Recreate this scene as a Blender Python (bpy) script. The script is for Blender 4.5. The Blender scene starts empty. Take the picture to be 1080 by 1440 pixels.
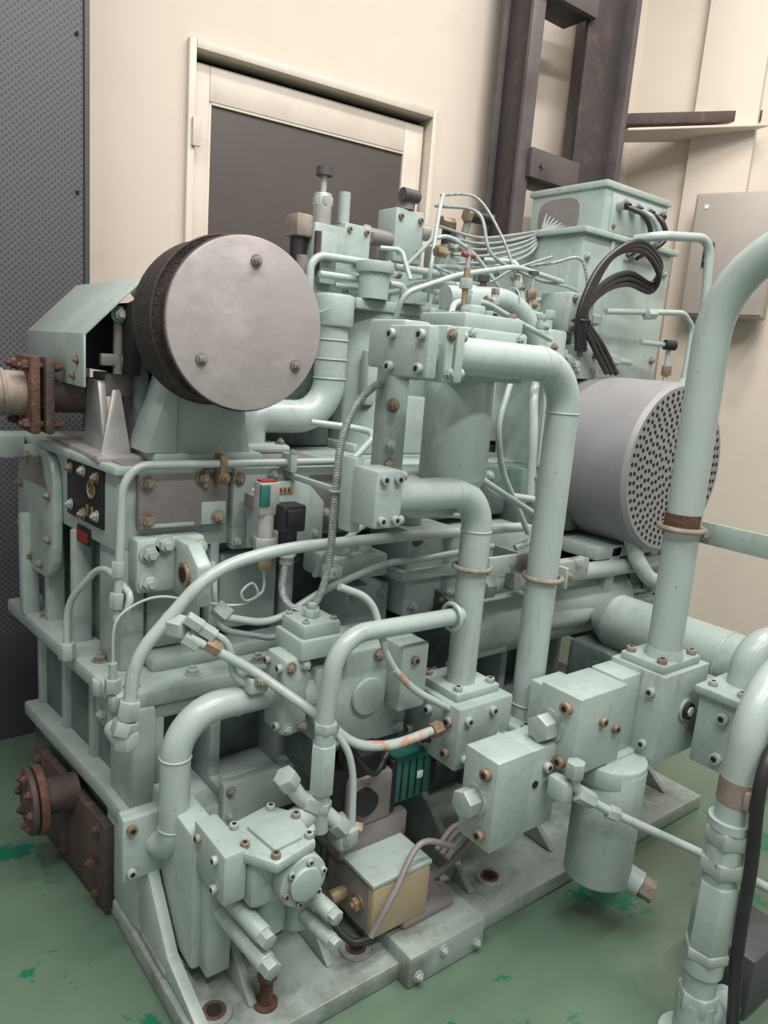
import bpy, bmesh, math, random
from mathutils import Matrix, Vector
random.seed(7)
sc=bpy.context.scene
V=Vector
# ------------------------------------------------------------ camera
cam=bpy.data.cameras.new('camera'); co=bpy.data.objects.new('camera',cam); sc.collection.objects.link(co)
R=Matrix(((.7908,.0596,-.6092),(-.6072,.2023,-.7684),(.0774,.9775,.1962)))
co.matrix_world=Matrix.Translation((0,0,1.5))@R.to_quaternion().to_matrix().to_4x4()
cam.lens=26; cam.clip_start=.02; sc.camera=co
try:
    sc.view_settings.view_transform='Standard'; sc.view_settings.look='None'
except Exception: pass
# ------------------------------------------------------------ materials
def srgb(r,g,b):
    f=lambda c:(c/255/12.92) if c/255<=.04045 else ((c/255+.055)/1.055)**2.4
    return (f(r),f(g),f(b),1)
MATS={}
def mat(name,col,rough=.5,metal=0,col2=None,scale=6,lo=.4,hi=.65,rust=0,rustscale=14,dirt=None,bump=0,bscale=60,wave=None,coat=0,dscale=3,dlo=.5,dhi=.7,grime=0,bdist=.01):
    m=bpy.data.materials.new(name); m.use_nodes=True; nt=m.node_tree; N=nt.nodes; L=nt.links
    b=N['Principled BSDF']; b.inputs['Roughness'].default_value=rough; b.inputs['Metallic'].default_value=metal
    b.inputs['Coat Weight'].default_value=coat
    tc=N.new('ShaderNodeTexCoord')
    def noise(s,det=6,ro=.6,sc3=None):
        n=N.new('ShaderNodeTexNoise'); n.inputs['Scale'].default_value=s; n.inputs['Detail'].default_value=det; n.inputs['Roughness'].default_value=ro
        if sc3:
            mp=N.new('ShaderNodeMapping'); mp.inputs['Scale'].default_value=sc3; L.new(tc.outputs['Object'],mp.inputs[0]); L.new(mp.outputs[0],n.inputs['Vector'])
        else: L.new(tc.outputs['Object'],n.inputs['Vector'])
        return n
    def ramp(src,a,c):
        r=N.new('ShaderNodeMapRange'); r.inputs['From Min'].default_value=a; r.inputs['From Max'].default_value=c
        L.new(src,r.inputs['Value']); return r.outputs[0]
    def mix(f,A,B):
        x=N.new('ShaderNodeMix'); x.data_type='RGBA'
        L.new(f,x.inputs['Factor'])
        for s,i in ((A,6),(B,7)):
            if isinstance(s,tuple): x.inputs[i].default_value=s
            else: L.new(s,x.inputs[i])
        return x.outputs[2]
    c=col
    if col2: c=mix(ramp(noise(scale).outputs[0],lo,hi),c,col2)
    if dirt: c=mix(ramp(noise(dscale,8,.7).outputs[0],dlo,dhi),c,dirt)
    if grime: # streaks running down + sparse specks
        c=mix(ramp(noise(1,8,.75,(34,34,5)).outputs[0],.57,.84),c,srgb(124,116,100))
        c=mix(ramp(noise(85,3,.6).outputs[0],.715,.75),c,srgb(104,94,80))
    if rust:
        f=ramp(noise(rustscale,10,.72).outputs[0],rust,rust+.04)
        c=mix(f,c,mix(ramp(noise(70).outputs[0],.4,.6),srgb(94,64,48),srgb(138,102,78)))
        r=N.new('ShaderNodeMapRange'); r.inputs['To Min'].default_value=rough; r.inputs['To Max'].default_value=.9; L.new(f,r.inputs[0]); L.new(r.outputs[0],b.inputs['Roughness'])
    if isinstance(c,tuple): b.inputs['Base Color'].default_value=c
    else: L.new(c,b.inputs['Base Color'])
    if bump:
        bp=N.new('ShaderNodeBump'); bp.inputs['Strength'].default_value=bump; bp.inputs['Distance'].default_value=bdist
        if wave:
            w=N.new('ShaderNodeTexWave'); w.wave_type='BANDS'; w.bands_direction='DIAGONAL'; w.inputs['Scale'].default_value=wave; L.new(tc.outputs['Object'],w.inputs[0]); L.new(w.outputs[1],bp.inputs['Height'])
        else: L.new(noise(bscale,4,.5).outputs[0],bp.inputs['Height'])
        L.new(bp.outputs[0],b.inputs['Normal'])
    MATS[name]=m; return m
MINT=srgb(165,179,174); MINTD=srgb(149,164,158); GR=srgb(122,129,122)
mat('paint',MINT,.36,0,MINTD,5,.35,.7,rust=.72,rustscale=11,dirt=GR,dlo=.55,dhi=.82,bump=.14,bscale=45,grime=1)
mat('paint_pipe',srgb(168,181,177),.30,0,srgb(157,170,166),4,.35,.7,rust=.745,rustscale=14,dirt=GR,dlo=.62,dhi=.88,bump=.07,bscale=40,grime=1)
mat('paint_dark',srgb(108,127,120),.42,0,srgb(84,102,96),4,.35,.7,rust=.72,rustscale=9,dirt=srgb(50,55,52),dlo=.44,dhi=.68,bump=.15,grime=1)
mat('paint_chipped',srgb(160,173,168),.5,0,srgb(140,153,148),6,.3,.7,rust=.68,rustscale=16,dirt=srgb(114,107,104),dscale=7,dlo=.54,dhi=.59,bump=.3,bscale=25)
mat('worn_grey',srgb(134,128,127),.5,0,srgb(116,110,108),6,.3,.7,rust=.69,rustscale=12,bump=.15)
mat('base_paint',srgb(156,168,162),.36,0,srgb(130,142,135),5,.3,.7,rust=.70,rustscale=8,dirt=srgb(94,94,86),dscale=5,dlo=.48,dhi=.72,bump=.2,bscale=25,grime=1)
mat('rust',srgb(96,66,54),.85,0,srgb(72,54,48),22,.35,.65,dirt=srgb(126,92,74),dscale=30,dlo=.5,dhi=.75,bump=.5,bscale=120)
mat('rust_plate',srgb(78,63,58),.7,0,srgb(60,54,52),9,.35,.65,dirt=srgb(112,78,62),dscale=14,dlo=.53,dhi=.66,bump=.3)
mat('bolt',srgb(163,175,170),.38,0,srgb(142,152,147),20,.3,.7,rust=.64,rustscale=26)
mat('bolt_rust',srgb(142,138,126),.55,0,srgb(118,98,80),24,.4,.65,rust=.57,rustscale=40)
mat('disc_metal',srgb(166,158,157),.5,.12,srgb(148,141,141),2.2,.35,.7,dirt=srgb(178,171,169),dscale=7,dlo=.5,dhi=.72,rust=.74,rustscale=22,bump=.22,bscale=7,bdist=.03)
mat('silencer_grey',srgb(144,143,145),.5,.05,srgb(134,133,135),4,.35,.7,bump=.04)
mat('black',srgb(24,24,26),.5,0,srgb(34,33,33),12)
mat('rubber',srgb(34,33,34),.45,0,srgb(44,42,42),20)
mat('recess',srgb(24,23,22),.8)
mat('brown_band',srgb(62,56,54),.9,0,srgb(44,40,39),60,.4,.6,bump=.5,bscale=200)
mat('rim_dark',srgb(78,56,48),.8,0,srgb(54,44,41),40)
mat('steel',srgb(184,184,180),.4,.3,srgb(156,154,152),14,.3,.7)
mat('hose_braid',srgb(166,172,170),.45,.2,srgb(140,146,144),90,.4,.6,bump=.3,wave=90)
mat('cable_grey',srgb(146,156,153),.45,0,srgb(126,134,132),20)
mat('capillary',srgb(176,188,184),.35,.2)
mat('wall_cream',srgb(212,201,187),.75,0,srgb(205,194,180),1.3,.35,.7,dirt=srgb(193,182,168),dscale=2.4,dlo=.58,dhi=.88,bump=.08,bscale=12)
mat('trim_cream',srgb(210,201,187),.45,0,srgb(194,185,171),5,.4,.7,bump=.05)
mat('door_dark',srgb(88,81,78),.35,0,srgb(82,76,73),1.5)
mat('ceiling_white',srgb(225,222,215),.9)
mat('col_steel',srgb(106,100,100),.5,.3,srgb(80,74,75),4,.3,.7,rust=.67,rustscale=6,bump=.1)
mat('col_dark',srgb(72,65,67),.5,.2,srgb(58,54,55),4,.3,.7,dirt=srgb(96,76,68),dscale=9,dlo=.54,dhi=.7,bump=.1)
mat('beige',srgb(168,153,124),.5,0,srgb(156,142,114),10)
mat('teal',srgb(36,104,95),.5,0,srgb(40,92,85),10)
mat('red_plate',srgb(140,34,30),.45)
mat('red_brown',srgb(120,60,48),.5)
mat('box_grey',srgb(164,155,148),.5,0,srgb(156,148,141),4)
mat('brass',srgb(152,134,108),.5,.3,srgb(116,96,76),30)
mat('tape',srgb(150,138,128),.7,0,srgb(122,108,100),20)
mat('white',srgb(215,215,208),.5); mat('orange_pipe',srgb(182,130,106),.5,0,srgb(166,180,174),16,.42,.55)
mat('floor_green',srgb(98,119,101),.22,0,srgb(84,106,90),2,.3,.7,dirt=srgb(24,104,78),dscale=2.6,dlo=.57,dhi=.60,bump=.04,bscale=8,coat=.35)
def perf():
    m=bpy.data.materials.new('perforated_dark'); m.use_nodes=True; nt=m.node_tree; N=nt.nodes; L=nt.links; b=N['Principled BSDF']; b.inputs['Roughness'].default_value=.5
    tc=N.new('ShaderNodeTexCoord'); mp=N.new('ShaderNodeMapping'); mp.inputs['Rotation'].default_value=(0,math.radians(45),0); L.new(tc.outputs['Object'],mp.inputs[0])
    v=N.new('ShaderNodeTexVoronoi'); v.voronoi_dimensions='2D'; v.inputs['Scale'].default_value=66; v.inputs['Randomness'].default_value=0
    s=N.new('ShaderNodeSeparateXYZ'); L.new(mp.outputs[0],s.inputs[0]); cb=N.new('ShaderNodeCombineXYZ'); L.new(s.outputs[0],cb.inputs[0]); L.new(s.outputs[2],cb.inputs[1]); L.new(cb.outputs[0],v.inputs['Vector'])
    r=N.new('ShaderNodeMapRange'); r.inputs['From Min'].default_value=.22; r.inputs['From Max'].default_value=.36; L.new(v.outputs['Distance'],r.inputs[0])
    x=N.new('ShaderNodeMix'); x.data_type='RGBA'; x.inputs[6].default_value=srgb(56,55,60); x.inputs[7].default_value=srgb(88,86,91); L.new(r.outputs[0],x.inputs['Factor']); L.new(x.outputs[2],b.inputs['Base Color'])
    MATS['perforated_dark']=m
perf()
mat('panel_dark',srgb(70,70,74),.5)
# ------------------------------------------------------------ mesh accumulators
ACC={}; CUR=['machine','part','paint']; XF=[None]
def G(top=None,part=None,m=None):
    if top: CUR[0]=top
    if part: CUR[1]=part
    if m: CUR[2]=m
def put(bm,m=None):
    if XF[0] is not None: bmesh.ops.transform(bm,matrix=XF[0],verts=bm.verts)
    me=bpy.data.meshes.new('t'); bm.to_mesh(me); bm.free()
    k=(CUR[0],CUR[1],m or CUR[2])
    if k not in ACC: ACC[k]=bmesh.new()
    ACC[k].from_mesh(me); bpy.data.meshes.remove(me)
def bev(bm,w,seg=2,edges=None):
    if w>0: bmesh.ops.bevel(bm,geom=edges or bm.edges[:],offset=w,segments=seg,affect='EDGES',profile=.5,clamp_overlap=True)
def box(x0,x1,y0,y1,z0,z1,b=.004,m=None,rot=0):
    bm=bmesh.new(); bmesh.ops.create_cube(bm,size=1)
    for v in bm.verts: v.co=V((v.co.x*(x1-x0),v.co.y*(y1-y0),v.co.z*(z1-z0)))
    bev(bm,b)
    M=Matrix.Translation(((x0+x1)/2,(y0+y1)/2,(z0+z1)/2))@Matrix.Rotation(math.radians(rot),4,'Z')
    bmesh.ops.transform(bm,matrix=M,verts=bm.verts); put(bm,m)
def prism(pts,vec,b=.003,m=None):
    bm=bmesh.new(); vs=[bm.verts.new(p) for p in pts]; f=bm.faces.new(vs)
    r=bmesh.ops.extrude_face_region(bm,geom=[f]); nv=[e for e in r['geom'] if isinstance(e,bmesh.types.BMVert)]
    bmesh.ops.translate(bm,vec=V(vec),verts=nv); bmesh.ops.recalc_face_normals(bm,faces=bm.faces[:]); bev(bm,b); put(bm,m)
def frame(d):
    d=d.normalized(); a=V((0,0,1)) if abs(d.z)<.9 else V((1,0,0)); x=a.cross(d).normalized(); y=d.cross(x); return x,y,d
def cyl(p0,p1,r,r2=None,seg=24,b=0,m=None,phase=0):
    p0=V(p0);p1=V(p1); d=p1-p0; h=d.length; x,y,z=frame(d)
    bm=bmesh.new(); bmesh.ops.create_cone(bm,cap_ends=True,segments=seg,radius1=r,radius2=r if r2 is None else r2,depth=h)
    if b: bev(bm,b,2,[e for e in bm.edges if len([f for f in e.link_faces if len(f.verts)>4])==1])
    M=Matrix((x,y,z)).transposed().to_4x4(); M=Matrix.Translation((p0+p1)/2)@M@Matrix.Rotation(phase,4,'Z')
    bmesh.ops.transform(bm,matrix=M,verts=bm.verts); put(bm,m)
def hexn(p0,p1,r,m=None): cyl(p0,p1,r,seg=6,b=r*.09,m=m,phase=random.random())
def ring(c,ax,R_,r,m=None,seg=32,a0=0,a1=2*math.pi):
    c=V(c);x,y,z=frame(V(ax)); n=seg
    pts=[c+x*math.cos(a0+(a1-a0)*i/n)*R_+y*math.sin(a0+(a1-a0)*i/n)*R_ for i in range(n+(0 if a1-a0>6.28 else 1))]
    sweep(pts,r,8,closed=a1-a0>6.28,m=m)
def sweep(pts,r,seg=16,closed=False,m=None,cap=True):
    bm=bmesh.new(); n=len(pts); rings=[]; px=None
    for i,p in enumerate(pts):
        if closed: t=(pts[(i+1)%n]-pts[i-1])
        else: t=(pts[min(i+1,n-1)]-pts[max(i-1,0)])
        t=t.normalized()
        if px is None: px,_,_=frame(t)
        px=(px-t*px.dot(t)).normalized(); py=t.cross(px)
        rr=r[i] if isinstance(r,list) else r
        rings.append([bm.verts.new(p+px*math.cos(2*math.pi*k/seg)*rr+py*math.sin(2*math.pi*k/seg)*rr) for k in range(seg)])
    for i in range(n if closed else n-1):
        A=rings[i];B=rings[(i+1)%n]
        for k in range(seg): bm.faces.new((A[k],A[(k+1)%seg],B[(k+1)%seg],B[k]))
    if not closed and cap: bm.faces.new(rings[0][::-1]); bm.faces.new(rings[-1])
    bmesh.ops.recalc_face_normals(bm,faces=bm.faces[:]); put(bm,m)
def fillet(pts,bend):
    P=[V(p) for p in pts]; out=[P[0]]
    for i in range(1,len(P)-1):
        a=P[i-1]-P[i]; c=P[i+1]-P[i]; la=a.length; lc=c.length
        a=a/la; c=c/lc; ang=a.angle(c)
        if ang>3.05: out.append(P[i]); continue
        bd=bend[i-1] if isinstance(bend,list) else bend
        d=min(bd,la*.48,lc*.48); w=math.sin(ang/2)
        for k in range(11):
            t=k/10; q0=(1-t)**2; q1=2*t*(1-t)*w; q2=t*t
            out.append(((P[i]+a*d)*q0+P[i]*q1+(P[i]+c*d)*q2)/(q0+q1+q2))
    out.append(P[-1]); return out
def tube(pts,r,bend=.06,seg=16,m='paint_pipe'): sweep(fillet(pts,bend),r,seg,m=m)
def spline(pts,r,m='rubber',seg=10,sub=8):
    P=[V(p) for p in pts]; P=[P[0]*2-P[1]]+P+[P[-1]*2-P[-2]]; out=[]
    for i in range(1,len(P)-2):
        for k in range(sub):
            t=k/sub; a,b,c,d=P[i-1:i+3]
            out.append(.5*((2*b)+(c-a)*t+(2*a-5*b+4*c-d)*t*t+(3*b-a-3*c+d)*t**3))
    out.append(P[-2]); sweep(out,r,seg,m=m)
def bolt(p,d,r=.011,m=None,stud=True):
    p=V(p);d=V(d).normalized()
    mm=m or ('bolt_rust' if random.random()<.3 else 'bolt')
    cyl(p,p+d*r*.25,r*1.35,seg=20,m=mm); hexn(p+d*r*.25,p+d*r*1.0,r,m=mm)
    if stud: cyl(p+d*r,p+d*r*1.45,r*.5,seg=12,m=mm)
def sbolt(p,d,r=.011,m=None):
    p=V(p);d=V(d).normalized(); mm=m or ('bolt_rust' if random.random()<.3 else 'bolt')
    cyl(p,p+d*r*1.1,r,seg=20,b=r*.12,m=mm); cyl(p+d*r*1.05,p+d*r*1.13,r*.55,seg=6,m='recess')
F=(0,-1,0); LFT=(-1,0,0); UPV=(0,0,1)
def bf(lst,y,r=.011,m=None,s=False):
    for x,z in lst: (sbolt if s else bolt)((x,y,z),F,r,m)
def bl(lst,x,r=.011,m=None,s=False):
    for y,z in lst: (sbolt if s else bolt)((x,y,z),LFT,r,m)
def bt(lst,z,r=.011,m=None,s=False):
    for x,y in lst: (sbolt if s else bolt)((x,y,z),UPV,r,m)
def clampR(c,ax,rp,r=.006,m='bolt_rust'): ring(c,ax,rp+r,r,m=m)
def weld(c,ax,r): ring(c,ax,r,.0025,m='paint_pipe')
def elbowfit(p,d1,d2,r=.018,m='bolt'):
    p=V(p); d1=V(d1).normalized(); d2=V(d2).normalized()
    cyl(p,p+d1*r*1.6,r*.8,m='paint'); cyl(p,p+d2*r*1.6,r*.8,m='paint'); hexn(p+d1*r*1.4,p+d1*r*2.6,r,m=m); hexn(p+d2*r*1.4,p+d2*r*2.6,r,m=m)
    box(p.x-r*.8,p.x+r*.8,p.y-r*.8,p.y+r*.8,p.z-r*.8,p.z+r*.8,r*.2,m='paint')

# ============================================================ ROOM
G('floor','floor','floor_green'); box(-4,6.5,-4,5,-.08,0,0)
G('ceiling','ceiling','ceiling_white'); box(-4,6.5,-4,5,4.6,4.7,0)
def wpt(x,off=0): # back wall line
    return V((x-off*.104,3.234-.105*x-off*.994,0))
def wbox(top,part,m,x0,x1,o0,o1,z0,z1,b=.004):
    G(top,part,m); a=wpt(x0,o0);c=wpt(x1,o0);d=wpt(x1,o1);e=wpt(x0,o1)
    prism([a+V((0,0,z0)),c+V((0,0,z0)),d+V((0,0,z0)),e+V((0,0,z0))],(0,0,z1-z0),b)
wbox('wall_back','wall_back','wall_cream',-4,1.28,-.15,0,0,4.6,0)
wbox('wall_back','wall_back','wall_cream',2.48,3.86,-.15,0,0,4.6,0)
wbox('wall_back','wall_back','wall_cream',1.28,2.48,-.15,0,2.70,4.6,0)
wbox('door_1','frame_left','trim_cream',1.28,1.31,-.1,.03,0,2.70); wbox('door_1','frame_right','trim_cream',2.45,2.48,-.1,.03,0,2.70)
wbox('door_1','frame_top','trim_cream',1.31,2.45,-.1,.03,2.665,2.70)
wbox('door_1','leaf','trim_cream',1.32,1.385,-.07,-.03,.02,2.635); wbox('door_1','leaf','trim_cream',2.335,2.44,-.07,-.03,.02,2.635)
wbox('door_1','leaf','trim_cream',1.385,2.335,-.07,-.03,2.50,2.635); wbox('door_1','leaf','trim_cream',1.385,2.335,-.07,-.03,.02,.2)
wbox('door_1','stop','recess',1.30,2.46,-.10,-.09,.0,2.68,0)
wbox('door_1','panel','door_dark',1.38,2.34,-.06,-.045,.2,2.5,0)
wbox('door_1','glazing_bead','trim_cream',1.385,1.395,-.045,-.034,.2,2.5,.001); wbox('door_1','glazing_bead','trim_cream',1.385,2.335,-.045,-.034,2.49,2.5,.001)
for z in (2.3,1.2): wbox('door_1','hinge','trim_cream',1.296,1.33,.03,.045,z,z+.11)
WR=V((3.83,2.83,0)); wd=V((.353,-.935,0)).normalized(); wn=V((-.935,-.353,0)).normalized()
def rbox(top,part,m,s0,s1,o0,o1,z0,z1,b=.004):
    G(top,part,m); q=[WR+wd*s0+wn*o0,WR+wd*s1+wn*o0,WR+wd*s1+wn*o1,WR+wd*s0+wn*o1]
    prism([p+V((0,0,z0)) for p in q],(0,0,z1-z0),b)
rbox('wall_right','wall_right','wall_cream',-.2,7,-.15,0,0,4.6,0)
rbox('wall_right','pilaster','wall_cream',.34,.66,-.01,.07,0,4.6,.006)
rbox('wall_control_box','enclosure','box_grey',.45,.86,.07,.24,1.88,2.5,.008)
rbox('wall_control_box','door','box_grey',.46,.85,.24,.25,1.89,2.49,.006)
rbox('wall_control_box','switch_plate','black',.53,.58,.25,.262,2.13,2.25,.003)
rbox('wall_control_box','switch','white',.54,.57,.262,.268,2.2,2.23,.002); rbox('wall_control_box','switch','white',.54,.57,.262,.268,2.15,2.17,.002)
rbox('wall_control_box','label','white',.5,.52,.25,.253,2.42,2.44,0)
G('wall_shelf_bracket','angle','col_steel')
prism([(3.48,2.72,2.84),(3.54,2.80,2.84),(4.12,2.30,2.90),(4.06,2.20,2.90)],(0,0,.055),.003,'rust_plate')
prism([(3.48,2.60,2.79),(3.6,2.80,2.79),(4.06,2.44,2.84),(3.98,2.10,2.84)],(0,0,.012),.002,'trim_cream')
prism([(3.50,2.74,2.893),(3.54,2.80,2.893),(4.12,2.30,2.953),(4.08,2.24,2.953)],(0,0,.012),.002,'trim_cream')
G('steel_column','post','col_steel')
box(2.71,2.79,2.62,2.64,0,4.6,.002); box(2.74,2.755,2.64,2.8,0,4.6,.001,m='col_dark'); box(2.71,2.79,2.8,2.82,0,4.6,.002); box(2.79,2.97,2.80,2.81,0,4.6,.001,m='recess')
box(3.1,3.4,2.62,2.64,0,4.6,.002,m='col_dark'); box(3.24,3.26,2.64,2.82,0,4.6,.001); box(3.37,3.41,2.56,2.64,0,4.6,.002)
G('steel_column','rung')
for z in (.6,1.5,2.42,3.2,4.0): box(2.77,3.12,2.59,2.62,z,z+.13,.002); box(2.79,3.1,2.615,2.78,z,z+.012,.001,m='col_dark')
for z in (2.48,3.26): cyl((2.84,2.59,z),(2.84,2.578,z),.012,seg=6)
G('acoustic_panel','perforated_sheet','perforated_dark'); box(-1.2,.81,2.85,2.86,.42,4.4,0)
G('acoustic_panel','cabinet','panel_dark'); box(-1.2,.81,2.862,3.1,.0,4.4,.004); box(.812,.83,2.84,3.12,0,4.42,.004); box(-1.2,.81,2.845,2.859,.0,.42,.002)
for z in (.5,1.0,1.5,2,2.5,3,3.5): cyl((.79,2.85,z),(.79,2.842,z),.006,seg=10,m='recess')

# ============================================================ MACHINE
T='compressor_frame'
xl=lambda y:.59-.1*(y-1.8)
def lpr(y0,y1,z0,z1,o0,o1,b=.004,m=None,base=0):
    q=[(xl(y0)+base-o0,y0,z0),(xl(y0)+base-o1,y0,z0),(xl(y1)+base-o1,y1,z0),(xl(y1)+base-o0,y1,z0)]
    prism(q,(0,0,z1-z0),b,m)
G(T,'skid_base','base_paint')
prism([(.575,1.16,0),(2.5,1.16,0),(2.5,2.4,0),(.51,2.4,0),(.565,1.8,0)],(0,0,.05),.006)
prism([(.582,1.42,.048),(2.45,1.42,.048),(2.45,2.4,.048),(.517,2.4,.048),(.578,1.8,.048)],(0,0,.02),.006)
for hx,hy in ((.64,1.275),(1.014,1.254),(2.0,1.26),(1.5,1.26)):
    cyl((hx,hy,.048),(hx,hy,.058),.042,seg=28,b=.002,m='base_paint'); cyl((hx,hy,.056),(hx,hy,.0595),.027,seg=24,m='rust'); cyl((hx,hy,.058),(hx,hy,.0602),.018,seg=20,m='recess')
G(T,'skid_foot','base_paint')
box(1.08,1.34,1.12,1.42,.0,.09,.008,m='base_paint'); bf([(1.11,.03),(1.19,.065),(1.31,.03)],1.12,.011)
prism([(1.12,1.2,.088),(1.30,1.2,.088),(1.30,1.5,.088),(1.12,1.5,.088)],(0,0,.03),.01,'worn_grey')
G(T,'skid_gussets','base_paint')
for gx in (.71,.92,1.40,1.75,2.1,2.38):
    prism([(gx,1.66,.052),(gx,1.66,.33),(gx,1.55,.30),(gx,1.24,.052)],(.022,0,0),.004)
prism([(.586,1.66,.052),(.586,1.66,.325),(.586,1.585,.325),(.586,1.54,.24),(.586,1.42,.11),(.586,1.22,.052)],(.03,0,0),.005,'paint')
G(T,'lower_casting','paint')
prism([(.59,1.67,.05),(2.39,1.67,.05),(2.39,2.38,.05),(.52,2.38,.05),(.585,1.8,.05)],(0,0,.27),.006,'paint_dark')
prism([(.576,1.602,.05),(.74,1.602,.05),(.74,1.80,.05),(.566,1.80,.05)],(0,0,.28),.012)
prism([(.565,1.57,.31),(2.4,1.57,.31),(2.4,2.4,.31),(.495,2.4,.31),(.555,1.8,.31)],(0,0,.045),.008)
box(.78,1.25,1.548,1.58,.30,.42,.006); bf([(.80,.40),(.95,.40),(1.12,.40),(.80,.33),(1.2,.33)],1.548,.01)
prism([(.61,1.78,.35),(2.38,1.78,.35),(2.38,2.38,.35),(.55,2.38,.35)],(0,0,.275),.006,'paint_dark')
for a in (.79,1.0,1.3,1.6,1.9,2.2):
    box(a,a+.035,1.66,1.80,.35,.63,.012)
    prism([(a+.001,1.68,.353),(a+.034,1.68,.353),(a+.034,1.60,.353),(a+.001,1.60,.353)],(0,0,.03),.008)
prism([(.583,1.655,.353),(.645,1.655,.353),(.645,1.80,.353),(.573,1.80,.353)],(0,0,.272),.012)
box(.64,.80,1.675,1.70,.575,.63,.012); box(.64,.675,1.675,1.70,.355,.59,.012)
for y in (1.95,2.15,2.35): lpr(y,y+.03,.353,.625,-.05,.0,.006)
G(T,'joint_flange','paint')
prism([(.55,1.662,.62),(2.42,1.662,.62),(2.42,2.52,.62),(.475,2.52,.62),(.54,1.80,.62)],(0,0,.045),.010)
for x,y in ((.60,1.71),(.76,1.71),(.95,1.71),(1.15,1.71),(.58,1.9),(.565,2.1),(.545,2.3),(.9,1.77),(1.3,1.71),(1.6,1.71)): bt([(x,y)],.665,.016)
for x,y in ((.568,1.70),(.56,1.80),(.66,1.70)): cyl((x,y,.618),(x,y,.66),.03,seg=20,b=.006)
bl([(1.72,.64)],.55,.008,s=True)
G(T,'ledge_hardware')
lpr(1.75,1.86,.52,.60,0,.03,.01); bl([(1.8,.56)],.56,.014)
G(T,'middle_casting','paint_dark')
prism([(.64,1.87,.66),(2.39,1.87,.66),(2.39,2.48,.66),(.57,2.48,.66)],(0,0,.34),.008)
G(T,'middle_ribs','paint')
for a in (.84,1.08,1.3,1.7,2.0,2.3): box(a,a+.03,1.80,1.88,.66,1.0,.01)
prism([(.60,1.80,.66),(.665,1.80,.66),(.665,1.95,.66),(.59,1.95,.66)],(0,0,.34),.014)
box(.668,1.3,1.76,1.89,.662,.70,.012)
for y in (2.05,2.25): lpr(y,y+.03,.66,.99,-.04,.01,.006)
bf([(.70,.92),(.70,.82),(1.15,.9),(1.2,.75)],1.868,.012)
box(.675,.835,1.825,1.875,.70,.97,.02); box(.88,1.07,1.825,1.875,.72,.95,.02)
G(T,'gearbox_body','paint')
prism([(.59,1.80,.985),(2.38,1.80,.985),(2.38,2.5,.985),(.52,2.5,.985)],(0,0,.21),.008)
prism([(.575,1.775,1.185),(1.30,1.775,1.185),(1.30,1.9,1.185),(2.4,1.9,1.185),(2.4,2.52,1.185),(.50,2.52,1.185)],(0,0,.022),.005,'paint')
prism([(.60,1.79,1.2065),(1.2,1.79,1.2065),(1.2,2.35,1.2065),(.56,2.35,1.2065)],(0,0,.004),.001,'worn_grey')
G(T,'front_cover_plate','worn_grey')
box(.635,.873,1.775,1.80,1.045,1.19,.005)
box(.64,.78,1.7735,1.778,1.05,1.06,.001,m='paint'); box(.80,.868,1.773,1.778,1.05,1.11,.001,m='paint')
bf([(.655,1.165),(.655,1.07),(.845,1.07),(.80,1.175)],1.772,.014,'bolt_rust')
box(.80,.815,1.76,1.775,1.15,1.2,.003,m='brass')
G(T,'sensor_mount_panel','paint')
box(.885,1.285,1.765,1.80,1.035,1.20,.005); box(.887,1.17,1.767,1.80,.975,1.05,.005)
bf([(.90,1.17),(.90,1.0),(1.05,1.18),(1.1,1.0),(1.25,1.18),(1.25,1.06),(1.0,1.18),(1.18,1.06)],1.765,.013)
box(1.12,1.235,1.762,1.766,1.055,1.175,.001,m='worn_grey'); box(1.0,1.16,1.7625,1.767,.985,1.05,.001,m='worn_grey')
G(T,'gauge_bracket','paint_pipe')
prism([(.915,1.735,.985),(1.155,1.735,.985),(1.155,1.735,1.10),(1.09,1.735,1.165),(.965,1.735,1.165),(.915,1.735,1.09)],(0,.007,0),.002)
bf([(.94,1.01),(1.13,1.01)],1.735,.011); 
box(.96,1.05,1.732,1.735,1.13,1.15,.001,m='beige')
for i in range(6): box(.967+.013*i,.974+.013*i,1.7315,1.732,1.134,1.146,0,m='red_brown')
for x,z in ((.94,1.01),(1.13,1.01)): cyl((x,1.742,z),(x,1.77,z),.012)
G('lifting_lug','plate','paint')
box(.618,.80,1.74,1.80,.89,1.03,.012)
prism([(.715,1.60,.885),(.715,1.75,.885),(.715,1.75,1.03),(.715,1.66,1.03),(.715,1.60,.99)],(.04,0,0),.008)
cyl((.705,1.665,.955),(.765,1.665,.955),.03,seg=24,m='brass'); cyl((.704,1.665,.955),(.766,1.665,.955),.02,seg=24,m='recess')
bf([(.65,.995),(.65,.92),(.69,1.015)],1.74,.019,'bolt'); bf([(.78,1.0),(.78,.93)],1.74,.017,'bolt')
G(T,'inspection_cover','paint_chipped')
pts=[]; 
for k in range(24):
    a=2*math.pi*k/24; c=math.cos(a); s=math.sin(a); y=2.30+.15*math.copysign(abs(c)**.55,c); z=1.0+.19*math.copysign(abs(s)**.55,s); pts.append((xl(y)-.001,y,z))
prism(pts,(-.025,0,0),.004,'paint')
prism([(xl(2.2)-.027,2.2+.0,1.08),(xl(2.4)-.027,2.4,1.08),(xl(2.38)-.027,2.38,1.16),(xl(2.24)-.027,2.24,1.16)],(-.001,0,0),0,'worn_grey')
for k in range(8):
    a=2*math.pi*(k+.5)/8; y=2.30+.125*math.cos(a); z=1.0+.165*math.sin(a); bl([(y,z)],xl(y)-.026,.012,'bolt_rust')
G(T,'nameplate','black'); lpr(1.87,2.10,1.03,1.18,0,.008,.002)
for y,z in ((1.9,1.16),(1.9,1.06),(2.07,1.16),(2.07,1.06),(1.985,1.165),(1.985,1.05)): bl([(y,z)],xl(y)-.008,.012)
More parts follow.
